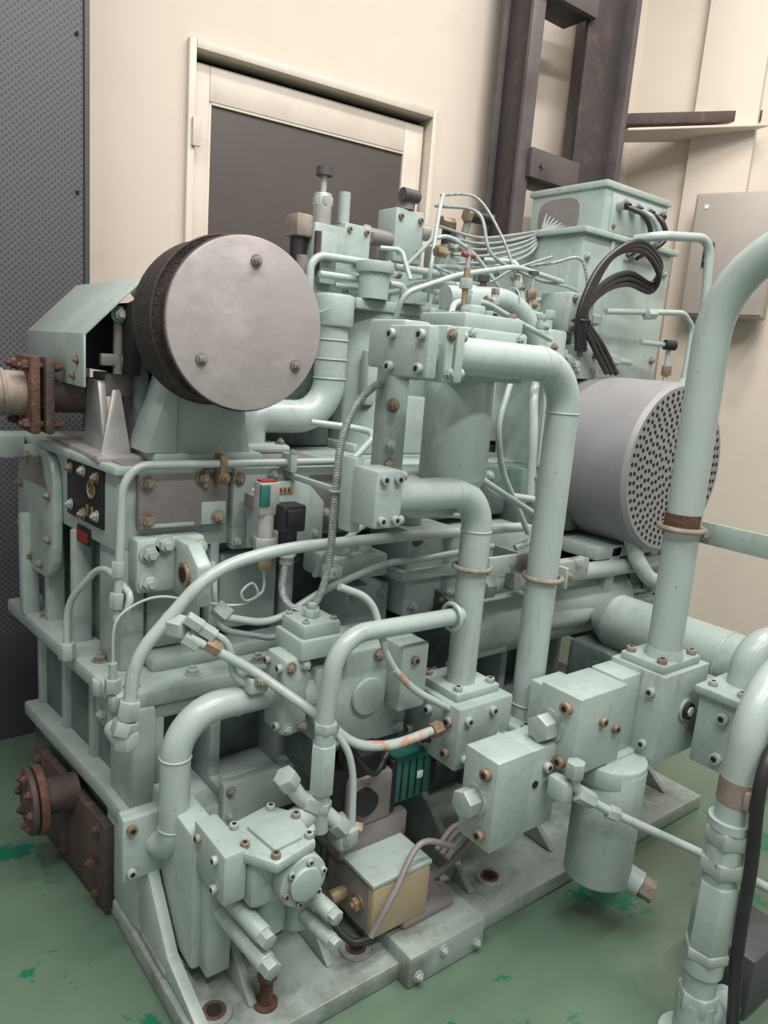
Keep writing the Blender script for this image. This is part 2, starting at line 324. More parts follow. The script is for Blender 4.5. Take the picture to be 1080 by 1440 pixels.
ring((xl(1.93)-.011,1.93,1.125),(1,.1,0),.022,.003,m='brass'); lpr(1.925,1.935,1.105,1.145,.009,.012,0,m='brass'); lpr(1.915,1.945,1.12,1.128,.009,.012,0,m='brass')
for yy in (1.92,1.95): lpr(yy,yy+.012,1.05,1.08,.009,.012,0,m='brass')
lpr(1.955,2.04,.965,1.012,.0,.006,.002,m='black'); lpr(1.965,2.03,.972,1.0,.006,.008,0,m='red_plate')
G(T,'side_cover','rust_plate'); lpr(1.74,2.26,.02,.27,.02,.045,.004,m='rust_plate',base=-.005)
for y in (1.79,2.02,2.22):
    for z in (.05,.24): bl([(y,z)],xl(y)-.05,.012,'rust')
bl([(1.79,.145),(2.22,.145)],xl(1.9)-.055,.012,'rust')
lpr(1.88,1.93,.03,.09,.045,.047,0,m='orange_pipe')
G(T,'side_flange','rust')
cyl((.54,1.98,.255),(.445,1.98,.255),.05,m='rust_plate'); cyl((.45,1.98,.255),(.43,1.98,.255),.095,seg=36,b=.003); cyl((.425,1.98,.255),(.41,1.98,.255),.09,seg=36,b=.003,m='rust_plate')
for k in range(8):
    a=2*math.pi*k/8; bolt((.41,1.98+.07*math.cos(a),.255+.07*math.sin(a)),LFT,.011,'rust')
G(T,'side_mount','paint')
lpr(2.34,2.38,.66,.98,0,.05,.01); box(.44,.51,2.38,2.5,1.14,1.21,.01); bl([(2.42,1.175),(2.47,1.175)],.44,.012)
G('insulated_pipe','flange','rust')
cyl((.10,2.15,1.35),(.46,2.15,1.35),.058,m='tape',seg=28)
for i in range(7): ring((.14+.045*i,2.15,1.35),(1,.1*(i%3-1),.1),.058,.006,m='tape')
cyl((.30,2.15,1.35),(.37,2.15,1.35),.062,m='white',seg=28)
box(.455,.48,2.06,2.24,1.25,1.45,.008,m='rust'); box(.49,.515,2.06,2.24,1.25,1.45,.008,m='rust_plate')
for y in (2.085,2.215):
    for z in (1.275,1.425): hexn((.44,y,z),(.455,y,z),.014,m='rust'); hexn((.515,y,z),(.53,y,z),.014,m='rust'); cyl((.43,y,z),(.54,y,z),.008,m='rust')
cyl((.515,2.15,1.35),(.64,2.15,1.35),.05,m='rust_plate',seg=28)
G('coupling_guard','sheet','paint')
th=.006
def sheet(pl,y0,y1):
    for (xa,za),(xb,zb) in zip(pl[:-1],pl[1:]):
        d=V((xb-xa,0,zb-za)).normalized(); n=V((d.z,0,-d.x))*th
        a=V((xa,y0,za)); c=V((xb,y0,zb)); prism([a,c,c+n,a+n],(0,y1-y0,0),.001)
sheet([(.545,1.385),(.545,1.515),(.69,1.665),(.86,1.665),(.92,1.60),(.92,1.25)],1.92,2.5)
bl([(2.0,1.41),(2.35,1.41),(1.97,1.45)],.545,.009,'brass')
G(T,'bearing_stand','worn_grey')
for x in (.60,.70):
    prism([(x,1.93,1.21),(x,2.12,1.21),(x,2.08,1.40),(x,1.99,1.40)],(.02,0,0),.003,'steel')
prism([(.58,1.90,1.21),(.66,1.90,1.21),(.65,1.96,1.38),(.63,1.96,1.38)],(0,.012,0),.003,'steel')
prism([(.68,1.89,1.21),(.76,1.89,1.21),(.72,1.96,1.36),(.70,1.96,1.36)],(0,.012,0),.003,'steel')
box(.56,.80,1.86,2.2,1.205,1.22,.003,m='steel'); box(.62,.72,1.99,2.1,1.36,1.42,.004,m='worn_grey')
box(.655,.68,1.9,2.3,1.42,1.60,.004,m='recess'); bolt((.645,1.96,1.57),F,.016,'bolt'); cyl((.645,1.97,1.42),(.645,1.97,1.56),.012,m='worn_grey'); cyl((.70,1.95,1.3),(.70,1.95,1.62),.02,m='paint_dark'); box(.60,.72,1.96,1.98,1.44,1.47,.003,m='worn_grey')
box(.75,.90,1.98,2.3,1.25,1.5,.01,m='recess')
G('flywheel_cover','plate','disc_metal')
cx,cz=.825,1.563
cyl((cx,1.60,cz),(cx,1.620,cz),.198,seg=96,b=.003); ring((cx,1.614,cz),F,.1975,.0042,m='rim_dark',seg=96)
G('flywheel_cover','drum','brown_band'); cyl((cx,1.620,cz),(cx,1.70,cz),.178,seg=96,m='recess'); cyl((cx-.008,1.675,cz+.006),(cx-.004,1.80,cz),.197,seg=96,m='brown_band')
ring((cx,1.80,cz),F,.197,.005,m='rim_dark',seg=96); ring((cx-.008,1.675,cz+.006),F,.197,.003,m='rim_dark',seg=96)
for dx,dz in ((.012,.145),(-.115,-.085),(.13,-.085)): 
    cyl((cx+dx,1.60,cz+dz),(cx+dx,1.597,cz+dz),.014,m='rust'); bolt((cx+dx,1.597,cz+dz),F,.010,'worn_grey')
G(T,'flywheel_housing','paint')
cyl((cx,1.80,cz),(cx,1.93,cz),.15,.11,seg=48,b=.004); cyl((cx,1.93,cz),(cx,2.3,cz),.07,seg=32,m='paint_dark')
prism([(.70,1.81,1.21),(.96,1.81,1.21),(.94,1.81,1.30),(.92,1.81,1.47),(.74,1.81,1.47)],(0,.12,0),.006,'paint')
box(.68,.98,1.79,2.0,1.207,1.235,.006); prism([(.66,1.80,1.235),(.74,1.80,1.235),(.74,1.80,1.47)],(0,.14,0),.004)
G('discharge_elbow','pipe','paint_pipe')
tube([(1.30,2.02,1.66),(1.335,2.02,1.60),(1.335,2.02,1.315),(1.06,2.03,1.315),(1.06,2.03,1.21)],.052,[.05,.12,.10],28)
for k in (1.56,1.50,1.44): weld((1.335,2.02,k),UPV,.053)
box(.97,1.16,1.94,2.12,1.21,1.236,.012,m='paint'); bt([(.995,1.965),(1.135,1.965),(1.135,2.095)],1.236,.012,'bolt_rust')
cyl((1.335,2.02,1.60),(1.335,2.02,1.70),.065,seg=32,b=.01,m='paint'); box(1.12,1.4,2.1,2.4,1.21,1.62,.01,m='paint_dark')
G(T,'compressor_casing','paint')
prism([(1.42,2.06,1.2),(1.52,2.0,1.2),(2.25,2.0,1.2),(2.25,2.48,1.2),(1.42,2.48,1.2)],(0,0,.48),.010)
box(1.40,2.27,1.99,2.5,1.665,1.70,.006); box(1.40,2.3,1.95,2.5,1.205,1.235,.006)
prism([(1.40,1.905,1.207),(1.75,1.905,1.207),(1.66,1.905,1.40),(1.50,1.905,1.40)],(0,.14,0),.01)
prism([(1.45,1.97,1.36),(1.60,1.97,1.36),(1.60,1.97,1.54),(1.45,1.97,1.54)],(0,.05,0),.012)
bt([(1.45,2.05),(1.62,2.03),(1.8,2.03),(2.0,2.03),(2.2,2.03)],1.70,.013)
bf([(1.50,1.225),(1.62,1.225)],1.95,.013); bf([(1.66,1.55),(1.66,1.62)],1.99,.013)
box(1.72,2.2,1.90,2.02,1.25,1.62,.014,m='paint'); bf([(1.75,1.58),(1.86,1.58),(2.0,1.58),(2.16,1.58),(1.75,1.3),(2.16,1.3)],1.90,.014)
box(2.02,2.12,1.72,1.92,.9,1.66,.012,m='paint'); bf([(2.05,1.6),(2.05,1.35),(2.05,1.1),(2.09,1.5)],1.72,.012)
# --- oil filter
G('oil_filter','bowl','paint')
fx,fy=1.325,1.40
cyl((fx,fy,1.22),(fx,fy,1.50),.087,seg=48,b=.004); cyl((fx,fy,1.18),(fx,fy,1.22),.066,.087,seg=48); cyl((fx,fy,1.165),(fx,fy,1.18),.03,.066,seg=48); cyl((fx,fy,1.15),(fx,fy,1.17),.014,seg=6)
G('oil_filter','head','paint')
box(1.235,1.46,1.31,1.50,1.475,1.60,.008); box(1.245,1.45,1.32,1.49,1.595,1.635,.008)
for x in (1.265,1.345,1.43):
    for y in (1.345,1.465): sbolt((x,y,1.635),UPV,.011)
cyl((1.345,1.40,1.635),(1.345,1.40,1.66),.03,seg=28,b=.004); hexn((1.345,1.40,1.66),(1.345,1.40,1.685),.018)
bf([(1.26,1.50),(1.43,1.50),(1.26,1.585),(1.43,1.585)],1.31,.01)
G('oil_filter','bleed_valve','brass'); cyl((1.33,1.42,1.66),(1.33,1.42,1.75),.008); hexn((1.33,1.42,1.70),(1.33,1.42,1.725),.017,m='bolt'); cyl((1.33,1.42,1.75),(1.33,1.42,1.80),.006,m='steel'); cyl((1.31,1.42,1.78),(1.35,1.42,1.78),.006,m='red_brown')
G('oil_filter','bracket','paint'); box(1.13,1.2,1.45,1.50,1.22,1.60,.006,m='paint'); bf([(1.15,1.30),(1.15,1.4),(1.15,1.25)],1.45,.014)
box(1.40,1.50,1.44,1.5,1.2,1.5,.006,m='paint')
# --- P1 large return pipe
PP='oil_return_pipe'
G(PP,'pipe','paint_pipe')
tube([(1.12,1.25,1.53),(1.555,1.25,1.53),(1.555,1.25,.56)],.0425,.115,32)
for p in ((1.44,1.25,1.53),): weld(p,(1,0,0),.0425)
weld((1.555,1.25,1.41),UPV,.0425); weld((1.555,1.25,.60),UPV,.044)
G(PP,'flange','paint')
box(1.105,1.13,1.19,1.31,1.47,1.59,.006); box(1.075,1.10,1.19,1.31,1.47,1.59,.006)
for y in (1.21,1.29):
    for z in (1.49,1.57): sbolt((1.13,y,z),(1,0,0),.013); 
bf([(1.088,1.49),(1.088,1.57)],1.19,.010)
cyl((1.04,1.25,1.53),(1.08,1.25,1.53),.040,seg=28)
box(1.025,1.055,1.19,1.33,1.475,1.585,.006)
for y in (1.21,1.31):
    for z in (1.495,1.565): sbolt((1.025,y,z),LFT,.012)
box(1.06,1.14,1.315,1.45,1.49,1.60,.008,m='paint')
G(PP,'foot_flange'); box(1.47,1.65,1.17,1.34,.54,.562,.006); bt([(1.49,1.19),(1.49,1.31),(1.63,1.31)],.562,.012,s=True); box(1.45,1.68,1.14,1.4,.40,.54,.008)
PQ='oil_supply_pipe'
G(PQ,'pipe','paint_pipe'); tube([(1.06,1.34,1.195),(1.376,1.34,1.195),(1.376,1.34,.66)],.040,.10,32)
weld((1.276,1.34,1.195),(1,0,0),.040); weld((1.376,1.34,1.09),UPV,.040)
G(PQ,'inlet_block','paint'); box(.995,1.075,1.29,1.385,1.13,1.265,.008)
bf([(1.015,1.245),(1.055,1.245),(1.015,1.15),(1.055,1.15)],1.29,.011,s=True); 
for y in (1.305,1.37):
    for z in (1.145,1.25): sbolt((1.075,y,z),(1,0,0),.012,'bolt')
box(1.0,1.03,1.385,1.44,1.10,1.28,.006); box(1.2,1.34,1.385,1.72,1.12,1.22,.01)
G(PQ,'foot_flange','paint'); box(1.30,1.46,1.27,1.43,.643,.668,.006); bt([(1.32,1.29),(1.44,1.29),(1.32,1.41),(1.44,1.41)],.668,.012,s=True)
G(PQ,'manifold_block','paint'); box(1.28,1.48,1.235,1.45,.47,.645,.006)
bl([(1.27,.60),(1.35,.60),(1.42,.60),(1.27,.51),(1.35,.51),(1.42,.51)],1.28,.013,s=True); bf([(1.31,.61),(1.31,.5),(1.40,.62)],1.235,.012,s=True)
G(PP,'pipe_clamp','paint')
clampR((1.560,1.25,.965),UPV,.044,.007); clampR((1.376,1.34,.99),UPV,.042,.007)
prism([(1.43,1.33,.96),(1.43,1.33,1.01),(1.62,1.33,1.01),(1.62,1.33,.955)],(0,.012,0),.002,'paint_chipped')
prism([(1.62,1.22,.93),(1.62,1.22,.99),(1.62,1.50,.99),(1.62,1.50,.93)],(.012,0,0),.002,'paint_chipped')
box(1.64,2.0,1.42,1.46,.86,.93,.006,m='paint_chipped'); box(1.5,1.6,1.6,1.75,.8,1.0,.01)
bolt((1.64,1.23,.965),(0,-1,0),.012,'bolt_rust')
PR='drain_pipe'
G(PR,'pipe','paint_pipe'); tube([(1.32,1.31,.872),(.925,1.30,.885),(.905,1.30,.66)],.022,.085,24)
ring((1.29,1.31,.872),(1,0,0),.035,.006,m='paint'); 
hexn((.908,1.30,.655),(.908,1.30,.68),.029,m='bolt'); cyl((.908,1.30,.62),(.908,1.30,.655),.024); hexn((.908,1.30,.50),(.908,1.30,.625),.031,m='paint'); cyl((.908,1.30,.47),(.908,1.30,.51),.022)
hexn((.908,1.30,.45),(.908,1.30,.475),.028,m='bolt')
G(PR,'elbow_fittings','paint')
tube([(.825,1.32,.545),(.86,1.31,.49),(.91,1.30,.455),(.975,1.27,.385)],.019,.02); hexn((.815,1.32,.56),(.835,1.32,.53),.028,m='bolt'); hexn((.87,1.31,.485),(.90,1.30,.465),.026,m='bolt'); hexn((.945,1.285,.42),(.965,1.275,.395),.027,m='bolt')
cyl((.908,1.30,.40),(.908,1.30,.47),.024); hexn((.975,1.27,.40),(.975,1.27,.36),.025,m='bolt'); box(.945,.995,1.26,1.32,.34,.39,.012)
PS='suction_pipe'
G(PS,'pipe','paint_pipe'); tube([(.95,1.50,.675),(.63,1.50,.675),(.63,1.50,.325),(.60,1.60,.325)],.0355,[.11,.06],32)
weld((.78,1.5,.675),(1,0,0),.0355); weld((.63,1.5,.57),UPV,.0355); weld((.63,1.50,.39),UPV,.0355)
G(PS,'elbow_flange','paint'); box(.525,.68,1.545,1.573,.245,.41,.006); box(.53,.675,1.575,1.60,.25,.405,.006); bf([(.545,.27),(.545,.385),(.66,.385)],1.545,.012,s=True)
PT='discharge_riser_pipe'
G(PT,'pipe','paint_pipe'); tube([(1.83,1.02,.76),(1.81,1.02,1.86),(1.80,.2,1.86)],.0455,.24,36)
G(PT,'foot_flange','paint'); box(1.745,1.93,.965,1.10,.75,.775,.006); bt([(1.765,.985),(1.765,1.08),(1.91,1.08),(1.91,.985)],.775,.013,s=True)
cyl((1.828,1.02,.775),(1.828,1.02,.80),.053,.046,seg=32)
G(PT,'clamp','paint'); clampR((1.817,1.02,1.135),UPV,.048,.008,'bolt_rust'); cyl((1.817,1.02,1.14),(1.8165,1.02,1.175),.0463,seg=32,m='rust')
prism([(1.90,1.02,1.09),(1.90,1.02,1.15),(1.90,.3,1.15),(1.90,.3,1.09)],(.01,0,0),.002,'paint')
bolt((1.885,1.0,1.12),(-.5,-1,0),.016,'bolt_rust')
VB='valve_block'
G(VB,'block_a','paint'); box(1.452,1.647,1.0,1.125,.522,.734,.003)
sbolt((1.452,1.035,.70),LFT,.016,'brass'); sbolt((1.452,1.035,.555),LFT,.016,'brass')
cyl((1.452,1.085,.63),(1.447,1.085,.63),.045,seg=32,m='bolt'); hexn((1.447,1.085,.63),(1.405,1.085,.63),.036,m='bolt')
sbolt((1.55,1.0,.655),F,.012,'brass'); sbolt((1.61,1.0,.62),F,.012,'brass'); box(1.50,1.62,1.12,1.2,.5,.70,.005)
G(VB,'block_b','paint'); box(1.235,1.36,1.05,1.16,.363,.60,.003); box(1.362,1.47,1.055,1.16,.37,.595,.003)
sbolt((1.235,1.08,.56),LFT,.015,'brass'); sbolt((1.235,1.08,.40),LFT,.015,'brass'); cyl((1.235,1.115,.475),(1.23,1.115,.475),.042,seg=32,m='bolt'); hexn((1.23,1.115,.475),(1.19,1.115,.475),.035,m='bolt')
sbolt((1.42,1.055,.54),F,.013); cyl((1.385,1.055,.50),(1.385,1.052,.50),.010,seg=16,m='recess')
G(VB,'block_c','paint'); box(1.736,1.957,.95,1.12,.50,.752,.004)
cyl((1.86,.95,.635),(1.86,.944,.635),.032,seg=32,m='bolt'); cyl((1.86,.944,.635),(1.86,.935,.635),.024,seg=32,m='recess'); hexn((1.86,.944,.635),(1.86,.93,.635),.014,m='bolt')
bl([(.985,.70),(.985,.55),(1.09,.7),(1.09,.55)],1.736,.013,'bolt',s=True)
box(1.648,1.735,1.02,1.12,.52,.74,.004)
G(VB,'block_d','paint'); box(1.866,2.08,.80,.92,.50,.70,.004)
bl([(.845,.655),(.845,.54)],1.866,.016,'bolt',s=True); bt([(1.89,.82),(1.89,.90),(2.05,.82),(2.05,.9)],.72,.012,'bolt',s=True); box(1.85,2.1,.79,.93,.698,.72,.004)
tube([(1.98,.86,.71),(1.99,.86,.82),(2.2,.8,.86)],.045,.07,28)
box(1.96,2.06,.92,1.0,.52,.68,.004)
G('lower_filter_bowl','bowl','paint')
cyl((1.66,1.02,.17),(1.66,1.02,.50),.090,seg=48,b=.003); cyl((1.66,1.02,.145),(1.66,1.02,.17),.05,.090,seg=48); cyl((1.66,1.03,.46),(1.66,1.03,.515),.098,seg=48,b=.006)
box(1.60,1.74,1.0,1.12,.44,.525,.01)
cyl((1.69,.99,.19),(1.72,.92,.165),.035,seg=28,m='paint'); hexn((1.72,.92,.165),(1.735,.885,.155),.03,m='bolt_rust')
ring((1.80,1.1,.38),(1,.3,0),.05,.010,m='rust')
G('discharge_header','shell','paint')
cyl((2.17,1.40,.69),(2.17,.55,.69),.097,seg=48,b=.004); cyl((2.17,1.40,.69),(2.17,1.46,.69),.097,.06,seg=48); 
for y in (1.2,1.0): ring((2.17,y,.69),F,.098,.003,m='paint_pipe',seg=48)
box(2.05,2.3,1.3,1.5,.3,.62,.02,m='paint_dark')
G('oil_cooler','shell','paint'); cyl((1.50,1.60,.70),(2.40,1.60,.70),.115,seg=48,b=.006); ring((1.55,1.6,.70),(1,0,0),.117,.01,m='paint'); cyl((1.49,1.6,.70),(1.51,1.6,.70),.135,seg=40,m='paint_dark')
for k in range(10):
    a=2*math.pi*k/10; bolt((1.49,1.6+.12*math.cos(a),.70+.12*math.sin(a)),LFT,.009)
tube([(1.60,1.5,.86),(1.80,1.5,.86),(2.6,1.5,.84)],.03,.05); hexn((1.78,1.5,.86),(1.83,1.5,.86),.045,m='bolt'); tube([(1.9,1.52,.70),(2.7,1.52,.66)],.045,.02)
hexn((1.58,1.5,.86),(1.62,1.5,.86),.04,m='bolt')
tube([(2.3,1.5,1.02),(2.3,1.45,.90),(2.38,1.42,.8),(2.6,1.42,.8)],.028,.05)
G(T,'intermediate_valve','paint')
box(1.37,1.55,1.60,1.80,.76,1.03,.01); bf([(1.40,1.0),(1.52,1.0),(1.40,.8),(1.52,.8)],1.60,.015); box(1.34,1.58,1.58,1.80,.88,.91,.004)
box(1.2,1.36,1.66,1.80,.68,.86,.01); bf([(1.23,.83),(1.33,.83),(1.23,.72)],1.66,.013)
box(1.6,1.95,1.62,1.82,.84,1.0,.01); cyl((1.43,1.68,1.03),(1.43,1.68,1.07),.04,seg=28,b=.004); hexn((1.43,1.68,1.07),(1.43,1.68,1.1),.022)
box(1.3,1.9,1.72,1.84,1.02,1.19,.012,m='paint_dark'); bf([(1.35,1.16),(1.5,1.16),(1.65,1.16),(1.8,1.16),(1.35,1.06),(1.65,1.06)],1.72,.014)
box(1.9,2.35,1.66,1.84,.95,1.19,.012,m='paint_dark'); bf([(1.95,1.16),(2.1,1.16),(2.25,1.16),(2.3,1.0)],1.66,.014)
box(1.56,1.74,1.5,1.64,.62,.68,.01); box(1.1,1.3,1.60,1.75,.90,.97,.012,m='paint'); hexn((1.16,1.64,.97),(1.16,1.64,1.0),.026,m='bolt'); hexn((1.24,1.64,.97),(1.24,1.64,.99),.022,m='bolt')
# --- regulating valve
G('regulating_valve','body','paint')
box(.955,.992,1.42,1.56,.60,.75,.006); box(.865,.935,1.42,1.52,.59,.79,.012)
cyl((.925,1.48,.675),(.96,1.48,.675),.065,seg=36,b=.004)
bf([(.88,.77),(.88,.61),(.92,.77),(.92,.61)],1.42,.011); bl([(1.44,.765),(1.44,.615),(1.50,.765)],.865,.011,s=True)
box(.99,1.24,1.40,1.58,.52,.785,.008); box(.90,1.03,1.41,1.54,.783,.835,.006); box(.91,1.02,1.42,1.53,.833,.87,.008)
for x in (.925,1.005):
    for y in (1.435,1.515): sbolt((x,y,.87),UPV,.008)
cyl((.965,1.475,.87),(.965,1.475,.89),.02,seg=20,b=.002); hexn((.965,1.475,.89),(.965,1.475,.905),.013)
bf([(1.01,.765),(1.01,.55),(1.21,.765),(1.21,.55),(1.13,.765)],1.40,.013)
cyl((1.10,1.40,.66),(1.10,1.385,.66),.05,seg=36,b=.004); box(1.16,1.25,1.34,1.42,.62,.80,.008); sbolt((1.2,1.34,.76),F,.012); 
hexn((1.06,1.48,.785),(1.06,1.48,.82),.028,m='bolt'); hexn((1.17,1.48,.785),(1.17,1.48,.81),.03,m='bolt')
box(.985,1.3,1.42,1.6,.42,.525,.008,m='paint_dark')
# --- oil pump lower-left
XF[0]=Matrix.Translation((.755,1.27,.40))@Matrix.Scale(.86,4)@Matrix.Translation((-.75,-1.27,-.41))
G('gear_pump','body','paint')
box(.665,.82,1.20,1.36,.33,.47,.022)
prism([(.70,1.14,.465),(.83,1.17,.465),(.85,1.30,.465),(.80,1.37,.465),(.66,1.34,.465),(.65,1.22,.465)],(0,0,.03),.008)
prism([(.715,1.18,.493),(.80,1.19,.493),(.815,1.30,.493),(.70,1.30,.493)],(0,0,.012),.004)
for x,y in ((.71,1.165),(.82,1.19),(.795,1.345),(.675,1.32),(.665,1.24),(.835,1.28)): bt([(x,y)],.495,.012,s=True)
cyl((.79,1.20,.40),(.79,1.155,.40),.068,seg=36,b=.006); cyl((.79,1.155,.40),(.79,1.14,.40),.045,seg=36,b=.004)
for k in range(6):
    a=2*math.pi*k/6+.3; sbolt((.79+.056*math.cos(a),1.155,.40+.056*math.sin(a)),F,.009)
box(.60,.665,1.22,1.40,.36,.50,.01); bl([(1.26,.47),(1.36,.47),(1.26,.39)],.60,.012,s=True)
cyl((.835,1.25,.20),(.835,1.25,.34),.042,seg=32,b=.004); cyl((.75,1.27,.22),(.75,1.27,.34),.055,seg=32,b=.004)
cyl((.655,1.34,.315),(.685,1.16,.29),.024,seg=24,b=.003); hexn((.684,1.165,.29),(.688,1.135,.287),.022,m='bolt')
cyl((.655,1.34,.255),(.685,1.14,.225),.026,seg=24,b=.003); hexn((.684,1.145,.226),(.688,1.11,.222),.024,m='bolt')
cyl((.84,1.25,.31),(.86,1.12,.30),.022,seg=24,b=.003); hexn((.86,1.125,.30),(.864,1.10,.298),.02,m='bolt')
cyl((.83,1.25,.25),(.85,1.10,.24),.02,seg=24,b=.003); hexn((.85,1.105,.24),(.854,1.08,.238),.019,m='bolt')
cyl((.82,1.3,.46),(.90,1.32,.46),.035,seg=28,b=.004); hexn((.86,1.3,.43),(.90,1.29,.43),.024,m='bolt')
XF[0]=None
G('gear_pump','mounting_plate','paint'); box(.62,.69,1.36,1.62,.10,.44,.01); box(.692,.90,1.38,1.6,.07,.305,.015,m='paint'); bf([(.655,.12),(.655,.2),(.66,.4)],1.36,.012); bf([(.72,.12),(.85,.12)],1.38,.012)
box(.64,.70,1.32,1.365,.10,.40,.008)
G('anchor_bolt','stud','rust'); ab=(.748,1.235); cyl((*ab,.05),(*ab,.15),.013,seg=16); hexn((*ab,.12),(*ab,.148),.024); 
for i in range(9): ring((*ab,.06+i*.006),UPV,.0135,.002,m='rust',seg=14)
cyl((*ab,.05),(*ab,.055),.028,seg=20)
G('solenoid_actuator','motor','black')
box(1.01,1.16,1.33,1.45,.33,.47,.012,m='worn_grey'); box(1.03,1.14,1.34,1.44,.46,.53,.01,m='black'); cyl((1.06,1.34,.41),(1.06,1.31,.41),.035,seg=28,m='black')
box(1.165,1.30,1.34,1.46,.35,.48,.01,m='teal'); box(1.15,1.17,1.33,1.47,.34,.49,.006,m='black'); box(1.30,1.33,1.35,1.45,.36,.47,.006,m='black')
for i in range(4): box(1.19+.025*i,1.195+.025*i,1.337,1.342,.36,.47,.001,m='recess')
box(1.245,1.265,1.335,1.34,.41,.43,.001,m='white'); box(1.0,1.22,1.33,1.48,.25,.33,.01,m='worn_grey'); cyl((1.02,1.36,.5),(1.02,1.36,.56),.02,m='black'); 
box(.96,1.02,1.34,1.40,.37,.50,.008,m='black'); hexn((1.0,1.33,.36),(1.04,1.30,.35),.02,m='brass')
G('solenoid_actuator','cable','rubber')
spline([(1.03,1.35,.55),(1.0,1.33,.58),(1.06,1.30,.50),(1.12,1.32,.53)],.008); spline([(1.12,1.36,.53),(1.2,1.32,.55),(1.3,1.35,.5),(1.4,1.4,.4)],.010); spline([(1.25,1.18,.30),(1.15,1.20,.33),(1.05,1.17,.25),(.99,1.17,.16)],.008,'worn_grey')
spline([(1.02,1.2,.12),(.96,1.22,.13),(.93,1.3,.2),(.97,1.36,.3)],.009,'rubber')
for i in range(3): spline([(1.25,1.2+.02*i,.25),(1.33,1.22+.02*i,.28),(1.42,1.25,.22+.02*i),(1.36,1.3,.12),(1.28,1.3,.1)],.008,'worn_grey')
G('junction_box','enclosure','beige'); box(1.013,1.195,1.20,1.225,.115,.255,.005,m='beige'); box(1.015,1.193,1.225,1.40,.117,.253,.005,m='worn_grey')
box(1.01,1.20,1.20,1.40,.255,.268,.003,m='paint'); bl([(1.26,.18)],1.015,.018,'brass'); cyl((1.015,1.32,.17),(.97,1.32,.17),.018,m='brass')
box(1.05,1.16,1.25,1.36,.05,.12,.005,m='paint_dark')
G('pressure_sensor','body','white')
box(.885,.94,1.615,1.655,1.10,1.185,.004,m='steel'); box(.883,.91,1.61,1.62,1.125,1.18,.002,m='teal'); box(.89,.935,1.62,1.65,1.183,1.19,.002,m='red_plate')
cyl((.913,1.635,1.03),(.913,1.635,1.10),.022,m='steel'); hexn((.913,1.635,1.00),(.913,1.635,1.04),.03,m='bolt'); hexn((.906,1.62,.96),(.906,1.62,.995),.018,m='brass'); 
box(.93,1.0,1.58,1.64,1.06,1.13,.006,m='black'); box(.94,.99,1.57,1.585,1.08,1.12,.004,m='black'); cyl((.965,1.61,1.02),(.965,1.61,1.06),.024,m='black'); hexn((.965,1.61,.99),(.965,1.61,1.02),.026,m='white'); cyl((.965,1.61,.97),(.965,1.61,.99),.018,m='steel')
box(.90,.93,1.65,1.735,1.10,1.14,.004,m='worn_grey'); cyl((.93,1.64,1.14),(.93,1.735,1.14),.01)
G('pressure_sensor','braided_hose','hose_braid')
spline([(.965,1.61,.98),(.94,1.58,.91),(.955,1.55,.87),(1.0,1.52,.88),(1.03,1.51,.98),(1.03,1.50,1.16),(1.04,1.5,1.31),(1.08,1.49,1.41),(1.15,1.46,1.47),(1.22,1.44,1.475)],.010,'hose_braid',12,10)
ring((1.03,1.5,1.18),UPV,.013,.004,m='bolt'); box(1.04,1.055,1.5,1.766,1.17,1.185,.002,m='paint')
G('capillary_tube','line','capillary')
spline([(.906,1.62,.96),(.905,1.62,.90),(.86,1.62,.88),(.845,1.62,.905),(.875,1.62,.925),(.89,1.62,.89),(.84,1.63,.868),(.74,1.65,.885),(.66,1.68,.90),(.60,1.70,.88),(.555,1.70,.84),(.55,1.70,.74),(.55,1.70,.70)],.0035,'capillary',8,8)
SB='small_bore_piping'
G(SB,'line_a','paint_pipe')
tube([(.545,1.57,.67),(.555,1.57,.80),(.73,1.55,1.0),(.92,1.55,1.03),(1.30,1.55,1.03),(1.80,1.55,1.02)],.0155,[.1,.14,.08,.05],20)
hexn((.54,1.57,.655),(.547,1.57,.70),.026,m='bolt'); hexn((.53,1.57,.62),(.54,1.57,.652),.030,m='bolt'); cyl((.535,1.57,.60),(.535,1.64,.60),.025); hexn((.54,1.57,.585),(.54,1.57,.625),.03,m='bolt')
G(SB,'line_b')
tube([(.67,1.52,.885),(.755,1.5,.83),(.77,1.5,.74),(.80,1.48,.72)],.009,.03,12)
tube([(.665,1.52,.85),(.80,1.47,.765),(.93,1.33,.66),(1.0,1.30,.59),(1.10,1.28,.575),(1.25,1.27,.59)],.012,.05,14)
tube([(1.02,1.298,.588),(1.10,1.28,.575),(1.2,1.272,.584)],.0125,.02,14,'orange_pipe')
tube([(.935,1.32,.65),(.97,1.29,.60),(.985,1.28,.53),(.985,1.27,.39)],.009,.05,12); hexn((1.22,1.27,.587),(1.25,1.27,.59),.02,m='brass')
for p in ((.66,1.53,.895),(.655,1.53,.85),(.69,1.52,.87)): cyl(p,(p[0]+.03,p[1]-.015,p[2]-.022),.018,seg=6,m='bolt'); 
hexn((.63,1.58,.87),(.66,1.53,.87),.03,m='bolt'); hexn((.70,1.51,.835),(.73,1.5,.815),.02,m='brass')
box(.79,.84,1.45,1.49,.705,.745,.006); bolt((.815,1.45,.74),F,.012,'bolt_rust'); box(.91,.95,1.30,1.34,.635,.67,.006); bolt((.93,1.30,.665),F,.012,'bolt_rust')
G(SB,'line_c')
tube([(.785,1.58,.86),(.90,1.56,.83),(1.05,1.56,.90),(1.25,1.55,.96),(1.37,1.55,.955),(1.62,1.50,.985)],.010,.06,12); hexn((.765,1.6,.885),(.79,1.58,.86),.022,m='bolt')
tube([(.955,1.35,.985),(1.04,1.33,.95),(1.08,1.30,.79),(1.17,1.30,.70),(1.45,1.25,.53),(1.47,1.15,.5)],.009,.06,12)
